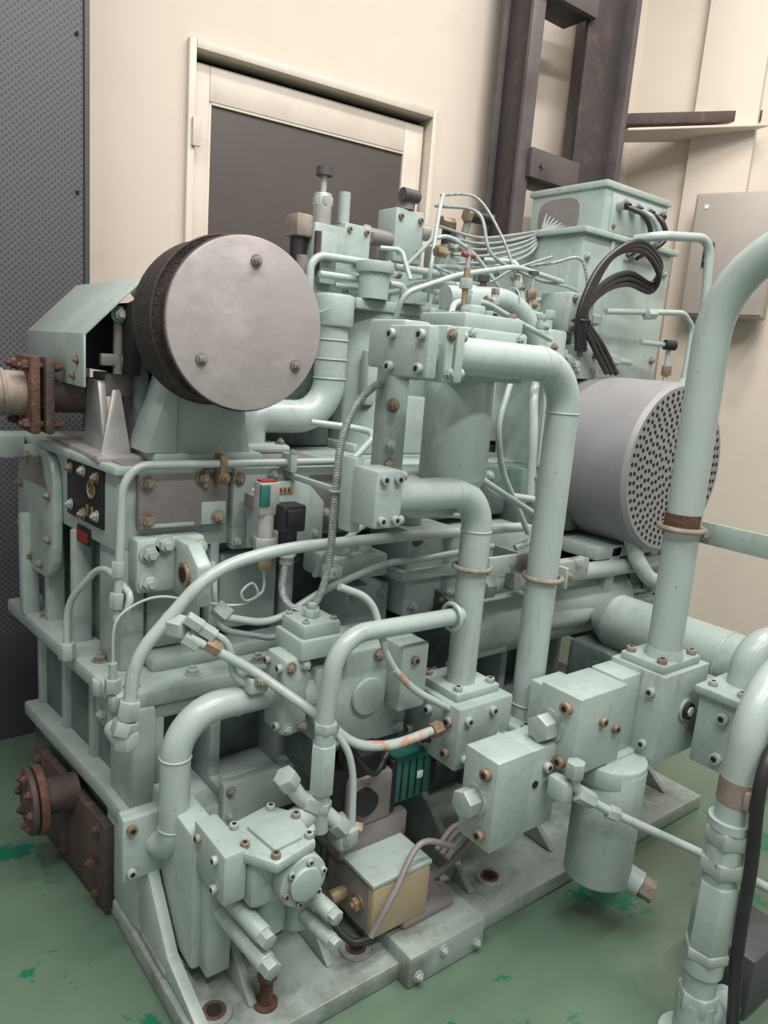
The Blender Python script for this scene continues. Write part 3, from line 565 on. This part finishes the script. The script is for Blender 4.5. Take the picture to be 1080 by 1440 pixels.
tube([(1.10,1.30,.77),(1.17,1.295,.70),(1.26,1.28,.645)],.0095,.03,12,'orange_pipe'); hexn((1.43,1.24,.53),(1.45,1.2,.515),.02,m='bolt'); 
box(1.03,1.07,1.5,1.54,.95,.98,.004); hexn((1.05,1.5,.97),(1.05,1.49,.97),.012,m='bolt')
tube([(1.05,1.6,.93),(1.05,1.57,.99),(1.2,1.57,1.08),(1.38,1.56,1.09),(1.6,1.58,1.06)],.008,.04,10)
tube([(.80,1.70,.97),(.80,1.66,.80),(.95,1.62,.76),(1.0,1.6,.80)],.008,.04,10)
G(SB,'line_d')
tube([(.575,1.75,.83),(.585,1.745,1.17),(.62,1.745,1.215),(1.25,1.745,1.215),(1.36,1.78,1.29),(1.33,1.84,1.30),(1.2,1.9,1.31)],.0105,.035,14)
hexn((.575,1.75,.86),(.577,1.75,.90),.019,m='bolt'); hexn((.577,1.75,.94),(.578,1.75,.98),.017,m='bolt')
tube([(.51,1.95,.68),(.51,1.95,.82),(.57,1.85,.95),(.60,1.72,.90),(.59,1.72,.86)],.009,.05,12); hexn((.51,1.95,.665),(.51,1.95,.71),.022,m='bolt')
hexn((.55,1.70,.665),(.55,1.70,.70),.02,m='bolt'); cyl((.55,1.70,.66),(.55,1.70,.74),.01,m='bolt')
box(.83,.85,1.73,1.775,1.16,1.24,.004,m='brass'); bolt((.84,1.73,1.18),F,.012,'brass'); box(1.03,1.05,1.72,1.775,1.19,1.24,.003); bolt((1.04,1.73,1.24),UPV,.008)
G(SB,'line_e')
tube([(1.416,1.45,1.24),(1.52,1.42,1.18),(1.72,1.40,1.08),(1.9,1.5,1.02)],.009,.03,12)
tube([(1.44,1.5,1.28),(1.58,1.5,1.15),(1.80,1.48,1.12),(1.80,1.48,1.0),(1.72,1.5,.97)],.011,.05,12)
tube([(1.62,1.5,1.48),(1.56,1.48,1.35),(1.60,1.48,1.22),(1.75,1.48,1.02)],.009,.05,12)
G(SB,'line_f')
tube([(1.437,.98,.57),(1.45,.98,.50),(1.54,.94,.44),(1.773,.80,.317),(1.95,.60,.22)],.0115,.03,14); hexn((1.437,.98,.545),(1.437,.98,.585),.024,m='bolt'); hexn((1.45,.975,.50),(1.49,.955,.475),.022,m='bolt'); hexn((1.54,.94,.44),(1.565,.925,.427),.019,m='bolt')
box(1.41,1.448,.98,1.04,.47,.53,.01); hexn((1.40,1.16,.55),(1.40,1.10,.55),.02,m='bolt')
RS='riser_fitting_stack'
G(RS,'pipe','paint_pipe'); sx,sy=1.552,.65
tube([(sx,sy,.55),(sx+.01,sy,.88),(sx+.5,sy+.05,.93)],.036,.13,28)
for z0,z1,r,h in ((.10,.145,.046,1),(.145,.20,.037,0),(.20,.235,.044,0),(.235,.262,.05,1),(.262,.43,.046,1),(.43,.455,.036,0),(.455,.49,.05,1),(.49,.525,.042,0),(.525,.565,.05,1),(.565,.585,.046,0)):
    (hexn if h else cyl)((sx,sy,z0),(sx,sy,z1),r,m='bolt' if h and r>.047 else 'paint')
cyl((sx,sy,0),(sx,sy,.12),.042,seg=28,m='paint'); cyl((sx,sy,.07),(sx+.12,sy-.02,.06),.036,seg=28,m='paint'); hexn((sx+.06,sy-.01,.065),(sx+.10,sy-.017,.062),.045,m='bolt')
cyl((sx,sy,.0),(sx,sy,.012),.07,seg=32,m='paint')
G(RS,'tape_wrap','tape'); cyl((sx+.003,sy,.625),(sx+.005,sy,.68),.039,seg=28); box(sx-.03,sx+.12,sy-.045,sy-.03,.63,.67,.004)
G(RS,'black_hose','rubber'); spline([(sx+.35,sy,.80),(sx+.1,sy-.04,.79),(sx-.02,sy-.055,.72),(sx-.0,sy-.06,.5),(sx+.015,sy-.06,.3),(sx+.06,sy-.06,.1),(sx+.09,sy-.06,.012)],.014,'rubber',14)
box(sx+.16,sx+.36,sy-.05,sy+.1,.0,.17,.008,m='panel_dark')
SL='perforated_silencer'
G(SL,'shell','silencer_grey'); ax,az=2.405,1.217; rr=.30
cyl((ax,1.42,az),(ax,2.0,az),rr,seg=96,b=.0); cyl((ax,1.405,az),(ax,1.42,az),rr-.012,rr,seg=96)
ring((ax,1.46,az),F,rr+.0005,.0018,seg=96,m='silencer_grey')
G(SL,'perforation','recess')
for i in range(1,14):
    R0=i*.0207; n=int(2*math.pi*R0/.031)
    for k in range(n):
        a=2*math.pi*k/n+i*.37
        cyl((ax+R0*math.cos(a),1.4065,az+R0*math.sin(a)),(ax+R0*math.cos(a),1.4042,az+R0*math.sin(a)),.0075,seg=12)
G(SL,'mount_flange','paint'); cyl((ax-.12,1.99,az),(ax-.12,2.02,az),.30,seg=48,b=.004); box(2.15,2.6,1.50,1.9,.88,.93,.01)
prism([(2.2,1.5,.66),(2.24,1.5,.66),(2.30,1.5,.93),(2.24,1.5,.93)],(0,.04,0),.004); prism([(2.55,1.5,.66),(2.59,1.5,.66),(2.52,1.5,.93),(2.47,1.5,.93)],(0,.04,0),.004)
tube([(2.02,1.74,1.5),(1.95,1.70,1.45),(1.93,1.66,1.3),(1.95,1.66,1.08)],.016,.07); tube([(1.98,1.70,1.55),(2.0,1.68,1.40),(1.98,1.66,1.2)],.012,.05)
for z in (1.4,1.25,1.1): hexn((2.04,1.86,z),(2.04,1.82,z),.016,m='bolt')
# --- top equipment
TV='top_relief_valve'
G(TV,'body','paint')
box(1.33,1.45,2.15,2.27,1.70,1.93,.006); box(1.452,1.56,2.16,2.27,1.70,1.95,.005); box(1.34,1.40,2.12,2.155,1.74,1.9,.004,m='paint')
cyl((1.385,2.2,1.93),(1.385,2.2,2.03),.03,seg=24,b=.003,m='steel'); hexn((1.385,2.2,1.99),(1.385,2.2,2.02),.034,m='bolt'); cyl((1.385,2.2,2.03),(1.385,2.2,2.09),.010,m='steel'); cyl((1.385,2.2,2.085),(1.385,2.2,2.11),.028,seg=12,m='panel_dark')
cyl((1.47,2.2,1.95),(1.47,2.2,2.05),.02,seg=20,m='paint'); bf([(1.47,1.93),(1.54,1.93),(1.47,1.73),(1.54,1.73)],2.16,.009,s=True)
box(1.27,1.33,2.16,2.24,1.88,1.95,.008,m='tape'); cyl((1.30,2.2,1.80),(1.30,2.2,1.88),.028,m='black'); cyl((1.34,2.14,1.78),(1.34,2.14,1.90),.014,m='rust_plate'); cyl((1.29,2.15,1.7),(1.29,2.15,1.82),.02,m='worn_grey')
hexn((1.50,2.14,1.84),(1.50,2.16,1.84),.02,m='bolt'); cyl((1.36,2.11,1.82),(1.36,2.12,1.82),.02,m='bolt')
TS='top_solenoid_valve'
G(TS,'body','paint')
box(1.66,1.82,2.18,2.30,1.70,1.86,.006); box(1.67,1.80,2.17,2.28,1.858,2.04,.008); cyl((1.56,2.2,1.93),(1.67,2.2,1.93),.028,m='worn_grey'); hexn((1.55,2.2,1.93),(1.58,2.2,1.93),.034,m='bolt_rust'); cyl((1.80,2.2,1.98),(1.84,2.2,1.98),.028,m='steel')
cyl((1.73,2.2,2.04),(1.73,2.2,2.08),.035,m='worn_grey'); bf([(1.69,2.01),(1.78,2.01),(1.69,1.9),(1.78,1.9)],2.17,.010,s=True); cyl((1.69,2.17,2.085),(1.76,2.17,2.085),.022,m='panel_dark'); hexn((1.86,2.15,2.02),(1.92,2.15,2.02),.022,m='brass')
box(1.62,2.3,2.1,2.4,1.695,1.76,.006); box(1.9,2.05,2.15,2.28,1.758,1.95,.008); cyl((1.93,2.18,1.95),(1.93,2.18,2.03),.026,m='panel_dark'); cyl((1.99,2.18,1.95),(1.99,2.18,2.0),.02,m='steel'); box(2.1,2.25,2.11,2.25,1.758,1.9,.008)
bf([(1.93,1.92),(2.02,1.92),(1.93,1.8),(2.02,1.8)],2.15,.009,s=True); bf([(2.13,1.87),(2.22,1.87)],2.11,.009,s=True)
cyl((1.99,2.14,2.06),(2.09,2.12,2.06),.022,m='black'); hexn((1.97,2.14,2.06),(1.99,2.14,2.06),.026,m='brass'); cyl((1.99,2.16,2.0),(1.99,2.14,2.06),.014,m='steel')
G(T,'breather_cap','paint'); cyl((1.47,2.0,1.70),(1.47,2.0,1.78),.05,seg=28); cyl((1.47,2.0,1.78),(1.47,2.0,1.815),.062,seg=12,b=.004); cyl((1.62,1.98,1.70),(1.62,1.98,1.74),.05,seg=6)
TP='top_piping'
G(TP,'lines','paint_pipe')
tube([(1.29,2.1,1.66),(1.29,2.1,1.82),(1.90,2.08,1.83),(2.0,2.0,1.76)],.013,.05); tube([(1.30,2.06,1.76),(1.62,2.02,1.76),(1.62,2.02,1.70)],.011,.03); hexn((1.50,2.03,1.76),(1.55,2.03,1.76),.022,m='bolt_rust')
tube([(1.70,2.0,1.72),(1.66,1.95,1.80),(1.72,2.0,2.02),(1.82,2.1,2.10)],.007,.08,10); tube([(1.78,1.95,1.70),(2.2,1.9,1.78),(2.3,1.85,1.78)],.010,.04,10); tube([(1.8,1.9,1.66),(1.86,1.86,1.74),(2.2,1.84,1.70)],.012,.04,10)
tube([(1.62,1.82,1.72),(1.92,1.80,1.745),(2.05,1.78,1.60),(2.07,1.76,1.45)],.038,[.14,.06],24,'paint_pipe'); hexn((1.66,1.82,1.722),(1.70,1.82,1.725),.05,m='bolt'); weld((1.9,1.8,1.743),(1,0,0),.039)
tube([(1.62,2.04,1.82),(1.72,1.98,1.95),(1.86,1.96,1.90),(1.98,1.92,1.78)],.007,.06,10); tube([(1.40,2.12,1.74),(1.62,2.1,1.74),(1.74,2.1,1.80),(1.95,2.06,1.80)],.009,.04,10)
tube([(1.56,2.1,1.88),(1.62,2.06,1.88),(1.62,2.0,1.78)],.008,.02,10); tube([(1.85,2.14,1.86),(1.9,2.05,1.86),(1.9,1.98,1.74)],.009,.03,10)
tube([(2.0,2.05,1.9),(2.08,1.96,1.9),(2.08,1.9,1.72)],.010,.03,10)
tube([(1.5,1.92,1.62),(1.5,1.88,1.72),(1.7,1.86,1.80),(1.95,1.84,1.86),(2.2,1.84,1.84)],.009,.04,10)
tube([(1.36,1.5,1.60),(1.42,1.56,1.68),(1.6,1.62,1.70),(1.8,1.66,1.66),(1.96,1.66,1.62)],.009,.04,10)
tube([(1.45,1.55,1.52),(1.6,1.60,1.56),(1.85,1.64,1.56),(2.0,1.66,1.50),(2.0,1.66,1.38)],.010,.04,10)
for p,a,b_ in (((1.80,1.98,1.74),LFT,UPV),((1.92,1.93,1.74),UPV,(1,0,0)),((2.05,1.9,1.72),(0,-1,0),UPV),((1.60,2.08,1.80),UPV,(1,0,0)),((2.16,1.88,1.72),LFT,(0,0,-1)),((1.70,1.95,1.72),UPV,(0,-1,0)),((1.98,1.86,1.80),UPV,(1,0,0)),((1.86,2.05,1.92),LFT,(0,-1,0)),((1.75,1.88,1.80),LFT,UPV),((1.66,1.64,1.71),LFT,UPV),((1.9,1.66,1.66),UPV,(1,0,0))):
    elbowfit(p,a,b_,.014,random.choice(['bolt','bolt','brass','bolt_rust']))
G(TP,'control_cables','cable_grey')
for i in range(6):
    spline([(1.84+.02*i,2.14-.01*i,2.0-.03*i),(2.02,2.10-.012*i,1.985-.022*i),(2.24,2.08-.008*i,2.035-.014*i),(2.47,2.08+.022*i,2.10+.012*i)],.0055,'cable_grey',8)
spline([(1.82,2.12,2.1),(1.92,2.04,2.10),(1.98,1.96,1.98),(2.02,1.9,1.84)],.005,'hose_braid',8)
spline([(1.80,2.12,2.06),(1.90,2.0,2.04),(1.93,1.94,1.9),(2.10,1.88,1.84),(2.26,1.80,1.80),(2.27,1.78,1.62)],.006,'cable_grey',8)
spline([(2.0,2.0,1.86),(2.15,1.86,1.90),(2.24,1.80,1.92),(2.29,1.79,1.78),(2.25,1.78,1.60)],.006,'hose_braid',8)
spline([(1.78,2.1,1.86),(1.9,1.96,1.80),(2.0,1.9,1.86),(2.14,1.85,1.92)],.005,'hose_braid',8)
G(TP,'gland_bank','bolt')
for i in range(4): hexn((1.8+.12*i,1.9,1.66),(1.8+.12*i,1.9,1.70),.02,m='bolt_rust'); cyl((1.8+.12*i,1.9,1.62),(1.8+.12*i,1.9,1.66),.014)
for x,z in ((1.6,1.86),(2.05,1.75),(2.12,1.6),(2.25,1.66)): hexn((x,1.86,z),(x+.04,1.86,z),.018,m='brass')
cyl((2.1,1.8,1.63),(2.1,1.8,1.72),.016,m='paint'); hexn((2.1,1.8,1.7),(2.1,1.8,1.73),.022,m='bolt'); cyl((2.02,1.82,1.72),(2.02,1.82,1.84),.006,m='steel'); cyl((2.02,1.82,1.84),(2.02,1.82,1.852),.018,m='panel_dark',seg=12); hexn((2.02,1.82,1.76),(2.02,1.82,1.79),.018,m='brass')
cyl((1.86,1.9,1.70),(1.86,1.9,1.80),.012,m='brass'); cyl((1.86,1.9,1.80),(1.86,1.9,1.82),.02,m='panel_dark')
for i in range(5): box(1.98+.05*i,2.01+.05*i,1.74,1.80,1.52+.02*(i%2),1.58+.02*(i%2),.006,m='paint'); hexn((1.995+.05*i,1.74,1.55+.02*(i%2)),(1.995+.05*i,1.72,1.55+.02*(i%2)),.014,m='bolt')
# --- cabinet with terminal box
TB='terminal_box'
G(TB,'cabinet_body','paint'); box(2.3,2.88,1.85,2.35,.95,2.03,.008); box(2.28,2.90,1.83,2.37,2.028,2.05,.004)
box(2.46,2.48,1.84,1.86,1.2,2.025,.003); box(2.295,2.305,1.9,2.3,1.3,1.98,.002,m='paint')
G(TB,'box','paint'); box(2.46,2.88,1.90,2.27,2.048,2.24,.006); box(2.45,2.89,1.89,2.28,2.225,2.25,.004)
pts=[(2.4592,2.12+.105*math.copysign(abs(math.cos(a))**.6,math.cos(a)),2.135+.07*math.copysign(abs(math.sin(a))**.6,math.sin(a))) for a in [2*math.pi*(k+.5)/28 for k in range(28)]]
prism(pts,(-.002,0,0),0,'worn_grey')
box(2.50,2.86,1.892,1.902,2.07,2.21,.003); 
for x in (2.54,2.62,2.70,2.78): cyl((x,1.892,2.17),(x,1.86,2.17),.02,seg=12,m='steel'); cyl((x,1.86,2.17),(x,1.845,2.16),.014,seg=12,m='black')
bf([(2.52,2.09),(2.84,2.09),(2.84,2.2)],1.892,.008)
bf([(2.33,1.95),(2.33,1.6),(2.6,1.98),(2.84,1.95),(2.84,1.6),(2.6,1.3)],1.85,.012)
G(TB,'cable_loop','rubber')
for i,(a,b_) in enumerate(((0,0),(.02,.02),(.05,.0))):
    spline([(2.54+.08*i,1.85,2.16),(2.58+.06*i,1.80,2.13),(2.62+.05*i,1.79,2.06),(2.55+.03*i,1.83,1.98)],.010,'rubber' if i!=1 else 'cable_grey')
for i in range(3):
    spline([(2.18+.02*i,1.72,1.60),(2.14+.015*i,1.70,1.73),(2.22+.02*i,1.69,1.90+.01*i),(2.40+.01*i,1.68,2.0-.015*i),(2.58,1.70,1.95-.02*i),(2.60,1.74,1.88-.015*i),(2.45,1.74,1.90-.02*i),(2.28,1.72,1.84-.015*i),(2.17+.01*i,1.71,1.72),(2.24+.03*i,1.70,1.62),(2.34+.03*i,1.70,1.53)],.010)
ring((2.17,1.71,1.70),UPV,.03,.005,m='black')
G(SB,'line_g','paint_pipe')
tube([(2.60,1.84,2.05),(2.62,1.74,2.06),(2.90,1.70,2.09),(2.94,1.70,1.80),(2.86,1.70,1.5),(2.8,1.75,1.4)],.018,.07,16)
tube([(2.34,1.74,1.75),(2.79,1.70,1.79),(2.87,1.70,1.74),(2.86,1.70,1.52)],.011,.03,12); hexn((2.55,1.71,1.76),(2.6,1.71,1.765),.022,m='bolt')
cyl((2.72,1.72,1.66),(2.76,1.70,1.66),.02,m='black'); tube([(2.6,1.75,1.66),(2.75,1.72,1.66),(2.76,1.72,1.5)],.010,.02,10); hexn((2.76,1.72,1.54),(2.76,1.72,1.58),.02,m='brass')
for x,z in ((2.3,1.72),(2.45,1.58),(2.2,1.56)): hexn((x,1.78,z),(x+.05,1.78,z),.024,m='bolt'); 
tube([(2.2,1.78,1.56),(2.5,1.78,1.58),(2.62,1.80,1.58)],.012,.03,10)
box(2.2,2.35,1.75,1.9,1.5,1.62,.008,m='paint'); box(2.16,2.3,1.76,1.9,1.66,1.80,.008,m='paint')
bf([(2.23,1.59),(2.32,1.59),(2.23,1.53),(2.32,1.53)],1.75,.010); bf([(2.18,1.78),(2.28,1.78),(2.18,1.68)],1.76,.010)
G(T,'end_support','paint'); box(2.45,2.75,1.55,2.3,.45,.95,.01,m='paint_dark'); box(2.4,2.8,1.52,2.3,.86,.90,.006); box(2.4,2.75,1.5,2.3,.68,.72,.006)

# ------------------------------------------------------------ finalize: objects
ROOM={'floor','ceiling','wall_back','wall_right','door_1','wall_control_box','wall_shelf_bracket','steel_column','acoustic_panel','riser_fitting_stack'}
def empty(n,par=None):
    e=bpy.data.objects.new(n,None); e.empty_display_size=.1; sc.collection.objects.link(e); e.parent=par; return e
root=empty('industrial_gas_compressor')
by={}
for (t,p,m) in ACC: by.setdefault(t,{}).setdefault(p,[]).append(m)
for t,parts in by.items():
    single=(t in ('floor','ceiling'))
    if not single: e=empty(t,None if t in ROOM else root)
    for p,ms in parts.items():
        me=bpy.data.meshes.new(p); bm=bmesh.new()
        for i,m in enumerate(ms):
            src=ACC[(t,p,m)]
            for f in src.faces: f.material_index=i; f.smooth=True
            tmp=bpy.data.meshes.new('x'); src.to_mesh(tmp); bm.from_mesh(tmp); bpy.data.meshes.remove(tmp)
            me.materials.append(MATS[m])
        bm.to_mesh(me); bm.free()
        try: me.set_sharp_from_angle(angle=math.radians(35))
        except Exception: pass
        o=bpy.data.objects.new(t if single else (p if p!=t else p+'_surface'),me); sc.collection.objects.link(o)
        if not single: o.parent=e
# ------------------------------------------------------------ lights
w=bpy.data.worlds.new('world'); sc.world=w; w.use_nodes=True; w.node_tree.nodes['Background'].inputs[0].default_value=(1,.98,.97,1); w.node_tree.nodes['Background'].inputs[1].default_value=.5
def area(n,loc,sx_,sy_,e,rot=(0,0,0),col=(1,.965,.93)):
    l=bpy.data.lights.new(n,'AREA'); l.shape='RECTANGLE'; l.size=sx_; l.size_y=sy_; l.energy=e; l.color=col
    o=bpy.data.objects.new(n,l); o.location=loc; o.rotation_euler=rot; sc.collection.objects.link(o)
area('ceiling_lamp',(1.2,.2,4.5),2.6,.3,120)
area('ceiling_lamp.001',(2.6,1.3,4.5),1.8,.3,70)
area('ceiling_lamp.002',(-.8,.6,4.5),.3,2.6,70)
area('ceiling_lamp.003',(.8,-1.5,4.5),2.6,.3,120)
